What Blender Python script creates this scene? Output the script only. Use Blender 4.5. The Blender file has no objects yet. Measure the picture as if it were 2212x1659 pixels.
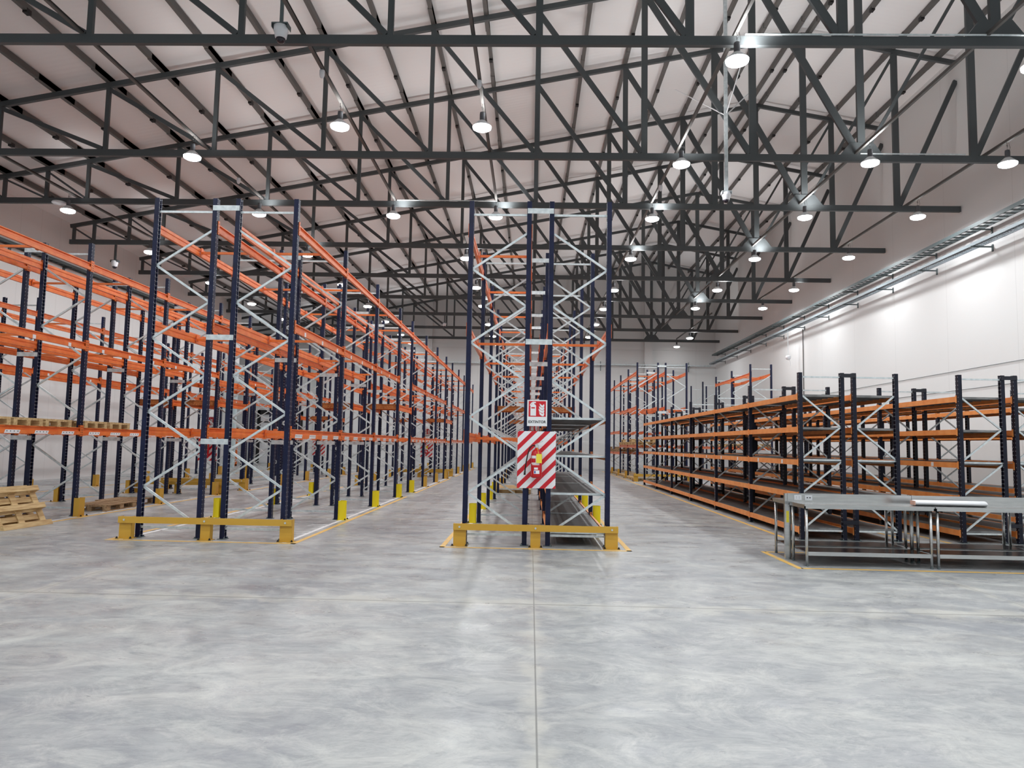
import bpy, math, random
from mathutils import Vector, Matrix

S = bpy.context.scene
C = S.collection
rnd = random.Random(7)

# ------------------------------------------------------------------ camera
cam_d = bpy.data.cameras.new('camera')
cam = bpy.data.objects.new('camera', cam_d)
C.objects.link(cam)
F_PX = 1581.88
pitch, yaw, roll = math.radians(4.751), math.radians(1.5376), math.radians(1.0483)
cam_d.sensor_fit = 'HORIZONTAL'
cam_d.sensor_width = 36.0
cam_d.lens = F_PX / 2212.0 * 36.0
cam_d.clip_end = 300
fw = Vector((-math.sin(yaw) * math.cos(pitch), math.cos(yaw) * math.cos(pitch), math.sin(pitch)))
rt0 = Vector((math.cos(yaw), math.sin(yaw), 0))
up0 = rt0.cross(fw)
rt = rt0 * math.cos(roll) + up0 * math.sin(roll)
up = up0 * math.cos(roll) - rt0 * math.sin(roll)
M = Matrix((rt, up, -fw)).transposed().to_4x4()
M.translation = Vector((0, 0, 1.635))
cam.matrix_world = M
S.camera = cam

# ------------------------------------------------------------------ world, exposure
w = bpy.data.worlds.new('world')
S.world = w
w.use_nodes = True
w.node_tree.nodes['Background'].inputs[0].default_value = (0.02, 0.022, 0.025, 1)
w.node_tree.nodes['Background'].inputs[1].default_value = 0.3
S.view_settings.view_transform = 'Standard'
S.view_settings.look = 'None'
S.view_settings.gamma = 1
S.view_settings.use_curve_mapping = False
S.view_settings.exposure = -1.4
S.cycles.caustics_reflective = False
S.cycles.caustics_refractive = False
S.cycles.glossy_bounces = 2
LAMP_W = 250.0      # one high-bay lamp, downward
ROOF_FILL_W = 390.0       # added upward fill beside each lamp, brightens the ceiling


def lin(r, g, b):
    return tuple((c / 255 / 12.92) if c / 255 <= 0.04045 else ((c / 255 + 0.055) / 1.055) ** 2.4 for c in (r, g, b)) + (1,)


# ------------------------------------------------------------------ materials
def mat(name, col, rough=0.5, metal=0.0, emit=None, es=0.0):
    m = bpy.data.materials.new(name)
    m.use_nodes = True
    b = m.node_tree.nodes['Principled BSDF']
    b.inputs['Base Color'].default_value = col
    b.inputs['Roughness'].default_value = rough
    b.inputs['Metallic'].default_value = metal
    if emit:
        b.inputs['Emission Color'].default_value = emit
        b.inputs['Emission Strength'].default_value = es
    return m


def nd(m, t, **k):
    n = m.node_tree.nodes.new(t)
    for a, v in k.items():
        setattr(n, a, v)
    return n


def noise_mix(m, c1, c2, scale=8, stretch=(1, 1, 1), lo=0.35, hi=0.65, detail=4, coord='Object', bump=0.0):
    nt = m.node_tree
    b = nt.nodes['Principled BSDF']
    tc = nd(m, 'ShaderNodeTexCoord')
    mp = nd(m, 'ShaderNodeMapping')
    mp.inputs['Scale'].default_value = stretch
    no = nd(m, 'ShaderNodeTexNoise')
    no.inputs['Scale'].default_value = scale
    no.inputs['Detail'].default_value = detail
    mr = nd(m, 'ShaderNodeMapRange')
    mr.inputs['From Min'].default_value = lo
    mr.inputs['From Max'].default_value = hi
    mx = nd(m, 'ShaderNodeMix', data_type='RGBA')
    mx.inputs['A'].default_value = c1
    mx.inputs['B'].default_value = c2
    nt.links.new(tc.outputs[coord], mp.inputs[0])
    nt.links.new(mp.outputs[0], no.inputs['Vector'])
    nt.links.new(no.outputs['Fac'], mr.inputs['Value'])
    nt.links.new(mr.outputs[0], mx.inputs['Factor'])
    nt.links.new(mx.outputs['Result'], b.inputs['Base Color'])
    if bump:
        bp = nd(m, 'ShaderNodeBump')
        bp.inputs['Strength'].default_value = bump
        bp.inputs['Distance'].default_value = 0.01
        nt.links.new(no.outputs['Fac'], bp.inputs['Height'])
        nt.links.new(bp.outputs[0], b.inputs['Normal'])
    return mx


MT = {}
MT['steel'] = mat('painted_dark_grey_steel', lin(74, 79, 81), 0.55)
MT['purlin'] = mat('grey_purlin', lin(90, 89, 87), 0.5)
MT['black'] = mat('black', lin(22, 22, 24), 0.6)
MT['galv'] = mat('galvanised', lin(186, 196, 198), 0.42, 0.35)
noise_mix(MT['galv'], lin(196, 206, 209), lin(222, 230, 232), 14)
MT['galvdark'] = mat('galvanised_dull', lin(100, 112, 114), 0.5, 0.3)
MT['traydark'] = mat('dark_tray', lin(84, 94, 96), 0.5, 0.3)
MT['galvmid'] = mat('galvanised_mid', lin(140, 150, 156), 0.5, 0.3)
MT['orange'] = mat('orange_beam', lin(240, 112, 52), 0.38)
noise_mix(MT['orange'], lin(228, 108, 44), lin(240, 130, 62), 5)
MT['orange2'] = mat('light_orange_beam', lin(244, 146, 70), 0.45)
noise_mix(MT['orange2'], lin(234, 142, 70), lin(244, 162, 92), 5)
MT['deckbrown'] = mat('chipboard_panel', lin(176, 104, 50), 0.7)
noise_mix(MT['deckbrown'], lin(150, 82, 36), lin(206, 128, 66), 22, (4, 1, 1))
MT['mustard'] = mat('mustard_paint', lin(204, 160, 58), 0.45)
MT['yellow'] = mat('bright_yellow_plastic', lin(236, 216, 16), 0.45)
MT['linewhite'] = mat('white_floor_paint', lin(232, 234, 236), 0.5)
noise_mix(MT['linewhite'], lin(240, 242, 242), lin(200, 203, 206), 6, lo=0.55, hi=0.8)
MT['lineyellow'] = mat('yellow_floor_paint', lin(240, 190, 90), 0.5)
noise_mix(MT['lineyellow'], lin(236, 190, 96), lin(214, 190, 146), 6, lo=0.5, hi=0.8)
MT['white'] = mat('white', lin(238, 240, 243), 0.4)
MT['plastic'] = mat('white_plastic', lin(226, 229, 234), 0.35)
MT['lens'] = mat('lamp_lens', (1, 1, 1, 1), 0.3, 0, (1, 1, 1, 1), 60)
MT['shade'] = mat('lamp_shade', lin(225, 228, 230), 0.35, 0.2)
MT['driver'] = mat('lamp_driver', lin(92, 94, 98), 0.5, 0.4)
MT['inox'] = mat('stainless_steel', lin(188, 190, 190), 0.26, 1.0)
noise_mix(MT['inox'], lin(190, 192, 192), lin(204, 205, 204), 3, (1, 12, 12))
MT['inoxdark'] = mat('dull_stainless_shelf', lin(132, 132, 134), 0.22, 1.0)
noise_mix(MT['inoxdark'], lin(112, 111, 113), lin(160, 160, 160), 4, (1, 5, 1))
MT['deck'] = mat('grey_shelf_panel', lin(150, 152, 154), 0.5, 0.35)
noise_mix(MT['deck'], lin(112, 112, 112), lin(142, 142, 142), 5, (1, 3, 1))
MT['red'] = mat('safety_red', lin(206, 26, 42), 0.35)
MT['extred'] = mat('extinguisher_red', lin(196, 18, 26), 0.25)
MT['tag'] = mat('yellow_paper_tag', lin(240, 224, 70), 0.6)
MT['blue'] = mat('label_blue', lin(40, 80, 170), 0.5)
MT['ink'] = mat('black_ink', lin(40, 40, 46), 0.6)
MT['green'] = mat('exit_green', lin(20, 150, 80), 0.5)
MT['glass'] = mat('dark_camera_dome', lin(30, 26, 38), 0.08)
MT['wood'] = mat('pallet_wood', lin(206, 178, 130), 0.75)
noise_mix(MT['wood'], lin(218, 192, 142), lin(184, 150, 104), 3, (1, 9, 9), bump=0.2)
MT['woodold'] = mat('weathered_pallet_wood', lin(168, 138, 104), 0.8)
noise_mix(MT['woodold'], lin(186, 156, 118), lin(136, 108, 80), 3, (1, 9, 9), bump=0.2)
MT['pvc'] = mat('pale_blue_panel', lin(186, 204, 208), 0.5)
MT['salmon'] = mat('salmon_panel', lin(226, 180, 160), 0.6)


def navy(name, sx, col=(13, 20, 50)):
    """navy upright paint with two columns of punched slots down each face"""
    m = mat(name, lin(*col), 0.38)
    nt = m.node_tree
    b = nt.nodes['Principled BSDF']
    b.inputs['Specular IOR Level'].default_value = 0.3
    tc = nd(m, 'ShaderNodeTexCoord')
    sp = nd(m, 'ShaderNodeSeparateXYZ')
    nt.links.new(tc.outputs['Object'], sp.inputs[0])

    def ma(op, a, bb=None, c=None):
        n = nd(m, 'ShaderNodeMath', operation=op)
        for i, v in enumerate((a, bb, c)):
            if v is None:
                continue
            if isinstance(v, (int, float)):
                n.inputs[i].default_value = v
            else:
                nt.links.new(v, n.inputs[i])
        return n.outputs[0]
    ay = ma('ABSOLUTE', sp.outputs['Y'])
    ny = ma('LESS_THAN', ma('ABSOLUTE', ma('SUBTRACT', ay, sx)), 0.005)
    zz = ma('MODULO', sp.outputs['Z'], 0.075)
    nz = ma('LESS_THAN', ma('ABSOLUTE', ma('SUBTRACT', zz, 0.037)), 0.008)
    f = ma('MULTIPLY', ny, nz)
    no = nd(m, 'ShaderNodeTexNoise')
    no.inputs['Scale'].default_value = 7
    nt.links.new(tc.outputs['Object'], no.inputs['Vector'])
    mx0 = nd(m, 'ShaderNodeMix', data_type='RGBA')
    mx0.inputs['A'].default_value = lin(col[0] - 5, col[1] - 6, col[2] - 12)
    mx0.inputs['B'].default_value = lin(col[0] + 10, col[1] + 12, col[2] + 20)
    nt.links.new(no.outputs['Fac'], mx0.inputs['Factor'])
    mx = nd(m, 'ShaderNodeMix', data_type='RGBA')
    mx.inputs['B'].default_value = lin(198, 204, 214)
    nt.links.new(mx0.outputs['Result'], mx.inputs['A'])
    nt.links.new(f, mx.inputs['Factor'])
    nt.links.new(mx.outputs['Result'], b.inputs['Base Color'])
    return m


MT['navy'] = navy('navy_upright', 0.040)
MT['navy2'] = navy('dark_navy_upright', 0.033, (12, 15, 30))
MT['navyplain'] = mat('dark_navy_plain', lin(12, 15, 30), 0.4)


def concrete():
    m = mat('polished_concrete', lin(178, 182, 184), 0.33)
    nt = m.node_tree
    b = nt.nodes['Principled BSDF']
    b.inputs['Specular IOR Level'].default_value = 0.4
    tc = nd(m, 'ShaderNodeTexCoord')
    L = nt.links.new

    def noise(scale, detail, st=(1, 1, 1), rough=0.55, dist=0.0, rot=0.0):
        mp = nd(m, 'ShaderNodeMapping')
        mp.inputs['Scale'].default_value = st
        mp.inputs['Rotation'].default_value = (0, 0, rot)
        L(tc.outputs['Object'], mp.inputs[0])
        n = nd(m, 'ShaderNodeTexNoise')
        n.inputs['Scale'].default_value = scale
        n.inputs['Detail'].default_value = detail
        n.inputs['Roughness'].default_value = rough
        n.inputs['Distortion'].default_value = dist
        L(mp.outputs[0], n.inputs['Vector'])
        return n.outputs['Fac']

    def rng(v, a, bb, c=0.0, d=1.0):
        n = nd(m, 'ShaderNodeMapRange')
        n.inputs['From Min'].default_value = a
        n.inputs['From Max'].default_value = bb
        n.inputs['To Min'].default_value = c
        n.inputs['To Max'].default_value = d
        L(v, n.inputs['Value'])
        return n.outputs[0]

    def mix(fac, a, bb):
        n = nd(m, 'ShaderNodeMix', data_type='RGBA')
        for s, v in (('Factor', fac), ('A', a), ('B', bb)):
            if isinstance(v, tuple):
                n.inputs[s].default_value = v
            elif isinstance(v, float):
                n.inputs[s].default_value = v
            else:
                L(v, n.inputs[s])
        return n.outputs['Result']
    c = mix(rng(noise(0.5, 7, (1, 1, 1), 0.65, 0.6), 0.36, 0.62), lin(150, 154, 158), lin(180, 183, 182))
    c = mix(rng(noise(0.9, 12, (0.9, 1.4, 1), 0.78, 1.2, 0.4), 0.46, 0.68, 0, 0.65), c, lin(118, 123, 132))
    c = mix(rng(noise(3.4, 12, (0.8, 1.8, 1), 0.85, 1.5, -0.3), 0.47, 0.66, 0, 0.6), c, lin(112, 116, 124))
    c = mix(rng(noise(1.5, 12, (0.9, 1.3, 1), 0.8, 1.4, 0.8), 0.47, 0.66, 0, 0.55), c, lin(212, 213, 207))
    # saw-cut joints: thin dark line with a rubbed pale band on both sides
    sp = nd(m, 'ShaderNodeSeparateXYZ')
    L(tc.outputs['Object'], sp.inputs[0])

    def ma(op, a, bb=None):
        n = nd(m, 'ShaderNodeMath', operation=op)
        for i, v in enumerate((a, bb)):
            if v is None:
                continue
            if isinstance(v, (int, float)):
                n.inputs[i].default_value = v
            else:
                L(v, n.inputs[i])
        return n.outputs[0]

    def dist(ax, off, per):
        v = ma('ADD', sp.outputs[ax], -off + per * 20.5)
        v = ma('MODULO', v, per)
        return ma('ABSOLUTE', ma('SUBTRACT', v, per / 2))
    dx = dist('X', 0.06, 5.3)
    dy = ma('MULTIPLY', dist('Y', 7.72, 8.2), 0.4)
    d = ma('MINIMUM', dx, dy)
    wob = ma('ADD', d, rng(noise(3.0, 6), 0.35, 0.65, -0.08, 0.10))
    c = mix(rng(wob, 0.0, 0.11, 0.6, 0.0), c, lin(196, 196, 188))
    c = mix(rng(d, 0.003, 0.008, 0.8, 0.0), c, lin(120, 122, 120))
    L(c, b.inputs['Base Color'])
    r = rng(noise(1.3, 6, (1, 2, 1)), 0.35, 0.65, 0.26, 0.46)
    L(r, b.inputs['Roughness'])
    bp = nd(m, 'ShaderNodeBump')
    bp.inputs['Strength'].default_value = 0.05
    bp.inputs['Distance'].default_value = 0.02
    L(noise(3.0, 8, (1, 2, 1)), bp.inputs['Height'])
    L(bp.outputs[0], b.inputs['Normal'])
    return m


MT['floor'] = concrete()


def wallmat(name, c, axis, per):
    """white insulated wall panels with faint vertical joints"""
    m = mat(name, c, 0.55)
    nt = m.node_tree
    b = nt.nodes['Principled BSDF']
    tc = nd(m, 'ShaderNodeTexCoord')
    sp = nd(m, 'ShaderNodeSeparateXYZ')
    nt.links.new(tc.outputs['Object'], sp.inputs[0])
    a = nd(m, 'ShaderNodeMath', operation='MODULO')
    ad = nd(m, 'ShaderNodeMath', operation='ADD')
    ad.inputs[1].default_value = 100 * per
    nt.links.new(sp.outputs[axis], ad.inputs[0])
    nt.links.new(ad.outputs[0], a.inputs[0])
    a.inputs[1].default_value = per
    l = nd(m, 'ShaderNodeMath', operation='LESS_THAN')
    nt.links.new(a.outputs[0], l.inputs[0])
    l.inputs[1].default_value = 0.018
    mx = nd(m, 'ShaderNodeMix', data_type='RGBA')
    mx.inputs['A'].default_value = c
    mx.inputs['B'].default_value = tuple(x * 0.86 for x in c[:3]) + (1,)
    nt.links.new(l.outputs[0], mx.inputs['Factor'])
    nt.links.new(mx.outputs['Result'], b.inputs['Base Color'])
    return m


MT['wallr'] = wallmat('white_wall_panels', lin(228, 230, 230), 'Y', 3.4)
MT['walll'] = wallmat('white_wall_panels_left', lin(228, 230, 230), 'Y', 1.1)
MT['wallb'] = wallmat('white_wall_panels_back', lin(226, 228, 228), 'X', 4.0)


def roofmat():
    m = mat('white_roof_lining', lin(238, 239, 240), 0.6)
    nt = m.node_tree
    b = nt.nodes['Principled BSDF']
    tc = nd(m, 'ShaderNodeTexCoord')
    wv = nd(m, 'ShaderNodeTexWave', bands_direction='Y')
    wv.inputs['Scale'].default_value = 1.6
    nt.links.new(tc.outputs['Object'], wv.inputs['Vector'])
    bp = nd(m, 'ShaderNodeBump')
    bp.inputs['Strength'].default_value = 0.25
    bp.inputs['Distance'].default_value = 0.01
    nt.links.new(wv.outputs['Fac'], bp.inputs['Height'])
    nt.links.new(bp.outputs[0], b.inputs['Normal'])
    return m


MT['roof'] = roofmat()


# ------------------------------------------------------------------ mesh helpers
class MB:
    def __init__(s):
        s.v, s.f, s.m = [], [], []
        s.cur = 0

    def add(s, vs, fs):
        o = len(s.v)
        s.v += [tuple(v) for v in vs]
        s.f += [tuple(i + o for i in f) for f in fs]
        s.m += [s.cur] * len(fs)
        return s

    def box(s, x0, x1, y0, y1, z0, z1):
        vs = [(x, y, z) for z in (z0, z1) for y in (y0, y1) for x in (x0, x1)]
        return s.add(vs, [(0, 2, 3, 1), (4, 5, 7, 6), (0, 1, 5, 4), (2, 6, 7, 3), (0, 4, 6, 2), (1, 3, 7, 5)])

    def bar(s, a, b, w, h, up=(0, 0, 1)):
        """rectangular bar from a to b, w sideways, h along up"""
        a, b = Vector(a), Vector(b)
        d = (b - a).normalized()
        u = Vector(up)
        side = d.cross(u)
        if side.length < 1e-4:
            side = d.cross(Vector((1, 0, 0)))
        side.normalize()
        u = side.cross(d).normalized()
        vs = []
        for p in (a, b):
            for i, j in ((-1, -1), (1, -1), (1, 1), (-1, 1)):
                vs.append(p + side * (i * w / 2) + u * (j * h / 2))
        return s.add(vs, [(3, 2, 1, 0), (4, 5, 6, 7), (0, 1, 5, 4), (1, 2, 6, 5), (2, 3, 7, 6), (3, 0, 4, 7)])

    def tube(s, pts, r, n=10):
        pts = [Vector(p) for p in pts]
        rings = []
        for i, p in enumerate(pts):
            d = (pts[min(i + 1, len(pts) - 1)] - pts[max(i - 1, 0)]).normalized()
            a = d.cross(Vector((0, 0, 1)))
            if a.length < 1e-3:
                a = d.cross(Vector((1, 0, 0)))
            a.normalize()
            b = d.cross(a)
            rr = r[i] if isinstance(r, (list, tuple)) else r
            rings.append([p + (a * math.cos(t) + b * math.sin(t)) * rr for t in [2 * math.pi * k / n for k in range(n)]])
        vs = [v for R in rings for v in R]
        fs = []
        for i in range(len(pts) - 1):
            for k in range(n):
                fs.append((i * n + k, i * n + (k + 1) % n, (i + 1) * n + (k + 1) % n, (i + 1) * n + k))
        fs.append(tuple(range(n - 1, -1, -1)))
        fs.append(tuple((len(pts) - 1) * n + k for k in range(n)))
        return s.add(vs, fs)

    def lathe(s, prof, c=(0, 0, 0), n=24):
        """prof: (radius, z) pairs"""
        vs, fs = [], []
        for r, z in prof:
            for k in range(n):
                t = 2 * math.pi * k / n
                vs.append((c[0] + r * math.cos(t), c[1] + r * math.sin(t), c[2] + z))
        for i in range(len(prof) - 1):
            for k in range(n):
                fs.append((i * n + k, i * n + (k + 1) % n, (i + 1) * n + (k + 1) % n, (i + 1) * n + k))
        fs.append(tuple(range(n - 1, -1, -1)))
        fs.append(tuple((len(prof) - 1) * n + k for k in range(n)))
        return s.add(vs, fs)

    def prism_y(s, poly, y0, y1):
        """polygon in x,z swept along y"""
        n = len(poly)
        vs = [(x, y0, z) for x, z in poly] + [(x, y1, z) for x, z in poly]
        fs = [tuple(range(n)), tuple(range(2 * n - 1, n - 1, -1))]
        fs += [(i, i + n, (i + 1) % n + n, (i + 1) % n) for i in range(n)]
        return s.add(vs, fs)

    def prism_z(s, poly, z0, z1):
        n = len(poly)
        vs = [(x, y, z0) for x, y in poly] + [(x, y, z1) for x, y in poly]
        fs = [tuple(range(n - 1, -1, -1)), tuple(range(n, 2 * n))]
        fs += [(i, (i + 1) % n, (i + 1) % n + n, i + n) for i in range(n)]
        return s.add(vs, fs)

    def mesh(s, name, mats, smooth=False, bevel=False):
        me = bpy.data.meshes.new(name)
        me.from_pydata(s.v, [], s.f)
        for m in (mats if isinstance(mats, (list, tuple)) else [mats]):
            me.materials.append(MT[m])
        for p, k in zip(me.polygons, s.m):
            p.material_index = k
            p.use_smooth = smooth
        me.update()
        return me


def link(name, me, parent=None, loc=(0, 0, 0), rot=(0, 0, 0)):
    o = bpy.data.objects.new(name, me)
    C.objects.link(o)
    o.location = loc
    o.rotation_euler = rot
    if parent is not None:
        o.parent = parent
    return o


def tag(o, label, cat, group=None):
    o['label'] = label
    o['category'] = cat
    if group:
        o['group'] = group
    return o


def thing(name, label, cat, loc=(0, 0, 0), rz=0.0, group=None):
    return tag(link(name, None, None, loc, (0, 0, rz)), label, cat, group)


def struct(name, mb, m):
    o = link(name, mb.mesh(name, m))
    o['kind'] = 'structure'
    return o


def dup(root, loc, label, rz=None, group=None, cat=None):
    r = root.copy()
    C.objects.link(r)
    r.location = loc
    if rz is not None:
        r.rotation_euler = (0, 0, rz)
    r['label'] = label
    if group:
        r['group'] = group
    for ch in root.children:
        c = ch.copy()
        C.objects.link(c)
        c.parent = r
        for g in ch.children:
            d = g.copy()
            C.objects.link(d)
            d.parent = c
    return r


ORD = ['first', 'second', 'third', 'fourth', 'fifth', 'sixth', 'seventh', 'eighth', 'ninth', 'tenth', 'eleventh',
       'twelfth', 'thirteenth', 'fourteenth', 'fifteenth', 'sixteenth', 'seventeenth', 'eighteenth', 'nineteenth',
       'twentieth', 'twenty-first', 'twenty-second', 'twenty-third', 'twenty-fourth', 'twenty-fifth']

# ------------------------------------------------------------------ the hall
XL, XR, YF, YB = -18.45, 13.42, -12.0, 53.6
XA, YA = -23.2, 43.5          # recess at the far left
RX, RZ, SL = 8.57, 15.0, 0.190


def topz(x):                   # centre line of the top chords
    return RZ - SL * abs(x - RX)


def sheet(x):
    return topz(x) + 0.25


struct('floor', MB().box(XA - .3, XR + .3, YF - .3, YB + .3, -0.2, 0), 'floor')
mb = MB()
zr = sheet(RX)
for a, b_ in (((XA - .3), RX), (RX, XR + .3)):
    za, zb = sheet(a), sheet(b_)
    mb.add([(a, YF - .3, za), (b_, YF - .3, zb), (b_, YB + .3, zb), (a, YB + .3, za),
            (a, YF - .3, za + .1), (b_, YF - .3, zb + .1), (b_, YB + .3, zb + .1), (a, YB + .3, za + .1)],
           [(0, 1, 2, 3), (7, 6, 5, 4), (0, 4, 5, 1), (2, 6, 7, 3), (1, 5, 6, 2), (3, 7, 4, 0)])
struct('ceiling', mb, 'roof')
struct('wall_right', MB().box(XR, XR + .25, YF - .2, YB + .2, 0, sheet(XR) + .05), 'wallr')
struct('wall_left', MB().box(XL - .25, XL, YF - .2, YA, 0, sheet(XL)), 'walll')
struct('wall_recess', MB().box(XA, XL, YA - .25, YA, 0, sheet(XA) + .2), 'wallb')
struct('wall_recess_side', MB().box(XA - .25, XA, YA - .25, YB + .2, 0, sheet(XA)), 'walll')
pts = [(XA - .2, 0), (XR + .2, 0), (XR + .2, sheet(XR) + .05), (RX, zr + .05), (XA - .2, sheet(XA) + .05)]
struct('wall_back', MB().prism_y(pts, YB, YB + .25), 'wallb')
struct('wall_front', MB().prism_y(pts, YF - .25, YF), 'wallb')
# back wall: base and middle courses stand a little proud, lintel beam and pilasters above
struct('trim_1', MB().box(XA, XR, YB - .16, YB, 0, 1.92), 'wallb')
struct('trim_2', MB().box(XA, XR, YB - .08, YB, 1.92, 4.25), 'wallb')
struct('trim_3', MB().box(XA, XR, YB - .12, YB, 8.75, 9.0), 'wallb')
n = 4
for x in (-15.6, -7.65, 0.3, 8.5):
    struct('trim_%d' % n, MB().box(x - .29, x + .29, YB - .3, YB, 0, sheet(x) - .03), 'wallb')
    n += 1
struct('trim_%d' % n, MB().box(XL - .02, XL + .6, YA - .3, YA + .5, 0, sheet(XL) - .05), 'wallb')
n += 1

# loading door and exit signs at the far left
mb = MB()
mb.cur = 0
mb.box(-20.05, -19.85, YB - .4, YB - .17, 0, 3.85).box(-16.95, -16.75, YB - .4, YB - .17, 0, 3.85)
mb.box(-20.05, -16.75, YB - .4, YB - .17, 3.55, 3.85)
mb.box(-19.85, -16.95, YB - .3, YB - .26, 2.95, 3.03).box(-19.85, -16.95, YB - .3, YB - .26, 1.5, 1.58)
mb.cur = 1
mb.box(-19.85, -16.95, YB - .25, YB - .17, 0, 3.55)
door = struct('door_1', mb, ['black', 'white'])


def exit_sign(loc, label):
    t = thing('exit_sign', label, 'sign', loc)
    link('sign_plate', MB().box(-.3, .3, 0, .02, 0, .4).mesh('p', 'green'), t)
    m2 = MB()
    m2.box(-.26, -.02, -.012, 0, .05, .35)
    m2.prism_y([(.04, .17), (.16, .17), (.16, .09), (.27, .2), (.16, .31), (.16, .23), (.04, .23)], -.012, 0)
    link('pictogram', m2.mesh('pp', 'white'), t)
    return t


exit_sign((-18.1, 43.12, 3.55), 'small green exit sign on the pier at the end of the left wall')
exit_sign((-9.5, YB - .1, 3.8), 'small green exit sign on the white back wall')
t = thing('wall_duct', 'pale blue-grey square duct standing against the pier of left wall', 'duct', (-17.6, 43.0, 0))
link('duct', MB().box(-.28, .1, -.15, .1, 0, 6.2).mesh('d', 'pvc'), t)
link('duct_collar', MB().box(-.3, .12, -.17, .12, 4.2, 4.32).mesh('d', 'galv'), t)

# ------------------------------------------------------------------ roof trusses
TY = [-6.6, -1.6, 3.4, 8.4, 13.32, 18.88, 22.88, 27.8, 32.9, 37.8, 42.7, 47.7, 52.4]
NX = [-18.1, -17.3, -15.9, -14.55, -11.6, -8.63, -5.68, -2.8, .04, 2.88, 5.73, 8.55, 11.45]
ZB = 9.28


def wd(x, a, b):
    t = min(1, max(0, (x + 3) / 10))
    return a + (b - a) * t


def truss_meshes(xl):
    P = []
    P.append(('bottom_chord', MB().box(xl, XR - .02, -.05, .05, ZB - .09, ZB + .09)))
    P.append(('top_chord', MB().bar((xl, 0, topz(xl)), (RX, 0, topz(RX)), .1, .14, (0, 0, 1))))
    P.append(('top_chord', MB().bar((RX, 0, topz(RX)), (XR - .01, 0, topz(XR)), .1, .14, (0, 0, 1))))
    for x in NX:
        ww = wd(x, .11, .19)
        P.append(('web_post', MB().box(x - ww / 2, x + ww / 2, -.04, .04, ZB + .09, topz(x) - .07)))
    for i in range(len(NX) - 1):
        a, b_ = NX[i], NX[i + 1]
        if a < 8:
            p, q = (a, 0, topz(a) - .1), (b_ - .08, 0, ZB + .12)
        else:
            p, q = (a + .08, 0, ZB + .12), (b_, 0, topz(b_) - .1)
        ww = .08 if a > 8 else (wd(a, .11, .2) if i > 2 else .06)
        P.append(('web_diagonal', MB().bar(p, q, .07, ww, (0, 0, 1))))
    a, b_ = 11.45, XR - .03
    P.append(('web_diagonal', MB().bar((a + .08, 0, ZB + .12), (b_, 0, topz(b_) - .6), .07, .15, (0, 0, 1))))
    g = 8.55
    P.append(('gusset_plate', MB().prism_y([(g - .55, ZB + .09), (g - .3, ZB + .42), (g + .3, ZB + .42), (g + .55, ZB + .09)], -.055, .055)))
    return [(nm, m.mesh(nm, 'steel')) for nm, m in P]


TA = truss_meshes(-18.25)
TB = truss_meshes(XA + .05)
vis = 0
for i, y in enumerate(TY):
    if y < 9:
        lab, grp = 'dark grey roof truss behind the camera position', 'roof trusses out of view'
    else:
        lab = 'dark grey welded roof truss, %s from the camera' % ORD[vis]
        vis += 1
        grp = 'roof trusses'
    t = thing('roof_truss', lab, 'roof truss', (0, y, 0), 0, grp)
    for nm, me in (TB if y > 45 else TA):
        link(nm, me, t)

# purlins
PX = [-17.3, -15.9]
for i in range(3, len(NX) - 1):
    PX += [NX[i], (NX[i] + NX[i + 1]) / 2]
PX += [11.45, 12.9]
PX = [x if abs(x - RX) > .1 else x - .22 for x in PX] + [RX + .22]
nl = nr = 0
for x in sorted(PX, key=lambda v: abs(v - RX)):
    z = topz(x) + .07 + .085
    mb = MB()
    mb.box(-.05, .05, YF, YB, -.08, .08)
    for k, y in enumerate(TY):
        if y > 52:
            continue
        mb.cur = 0
        mb.box(-.065, .05, y - .75, y + .75, -.09, .082)
    mb.cur = 1
    for k, y in enumerate(TY):
        if y > 52:
            continue
        mb.box(-.052, .052, y + 2.2, y + 2.36, -.13, -.02)
    o = link('roof_purlin', mb.mesh('purlin', ['purlin', 'black']), None, (x, 0, z))
    if x < RX:
        lab = 'long grey roof purlin, %s left of the ridge' % ORD[nl]
        nl += 1
    else:
        lab = 'long grey roof purlin, %s right of the ridge' % ORD[nr]
        nr += 1
    tag(o, lab, 'purlin', 'roof purlins')

for x0, x1, y, d in ((3.9, 13.3, 13.25, 'on top of the first truss, right half'), (8.5, 11.2, 18.81, 'on top of the second truss near the right'),
                     (-4.4, -1.2, 22.81, 'on top of the third truss, left of centre')):
    tag(link('truss_conduit', MB().tube([(x0, y, ZB + .11), (x1, y, ZB + .11)], .018, 8).mesh('c', 'galv')), 'thin bright conduit running %s' % d, 'conduit')

# ------------------------------------------------------------------ lighting rails, lamps
RAILS = [(-14.85, YF + .3, 52.0, 'over the far left aisle'), (-8.77, YF + .3, 52.0, 'between the two left rack rows'),
         (-4.48, 9.0, 23.2, 'over the left side of the near rack row'), (-1.22, 9.0, 23.2, 'above the left edge of the centre rack'),
         (-2.65, YF + .3, 8.4, 'behind the camera'), (-2.65, 26.5, 52.0, 'over the far part of the left main aisle'),
         (3.72, YF + .3, 52.0, 'over the right main aisle'), (8.38, YF + .3, 48.0, 'above the low shelving, nearer the middle'),
         (11.75, YF + .3, 38.0, 'above the low shelving, nearest the right wall'), (10.32, 42.0, 52.3, 'at the far right end of the hall')]
for x, a, b_, d in RAILS:
    t = thing('lighting_rail', 'long grey strut rail carrying lamps %s' % d, 'lighting rail', (x, 0, ZB + .13), 0, 'lighting rails')
    link('rail', MB().box(-.03, .03, a, b_, -.035, .035).mesh('rail', 'purlin'), t)
    link('cable', MB().box(.03, .042, a, b_, .0, .02).mesh('cable', 'black'), t)

ld = bpy.data.lights.new('lamp_light', 'AREA')
ld.shape = 'DISK'
ld.size = 0.40
ld.energy = LAMP_W
ld.color = (0.97, 0.985, 1.0)
LG = {}


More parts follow.
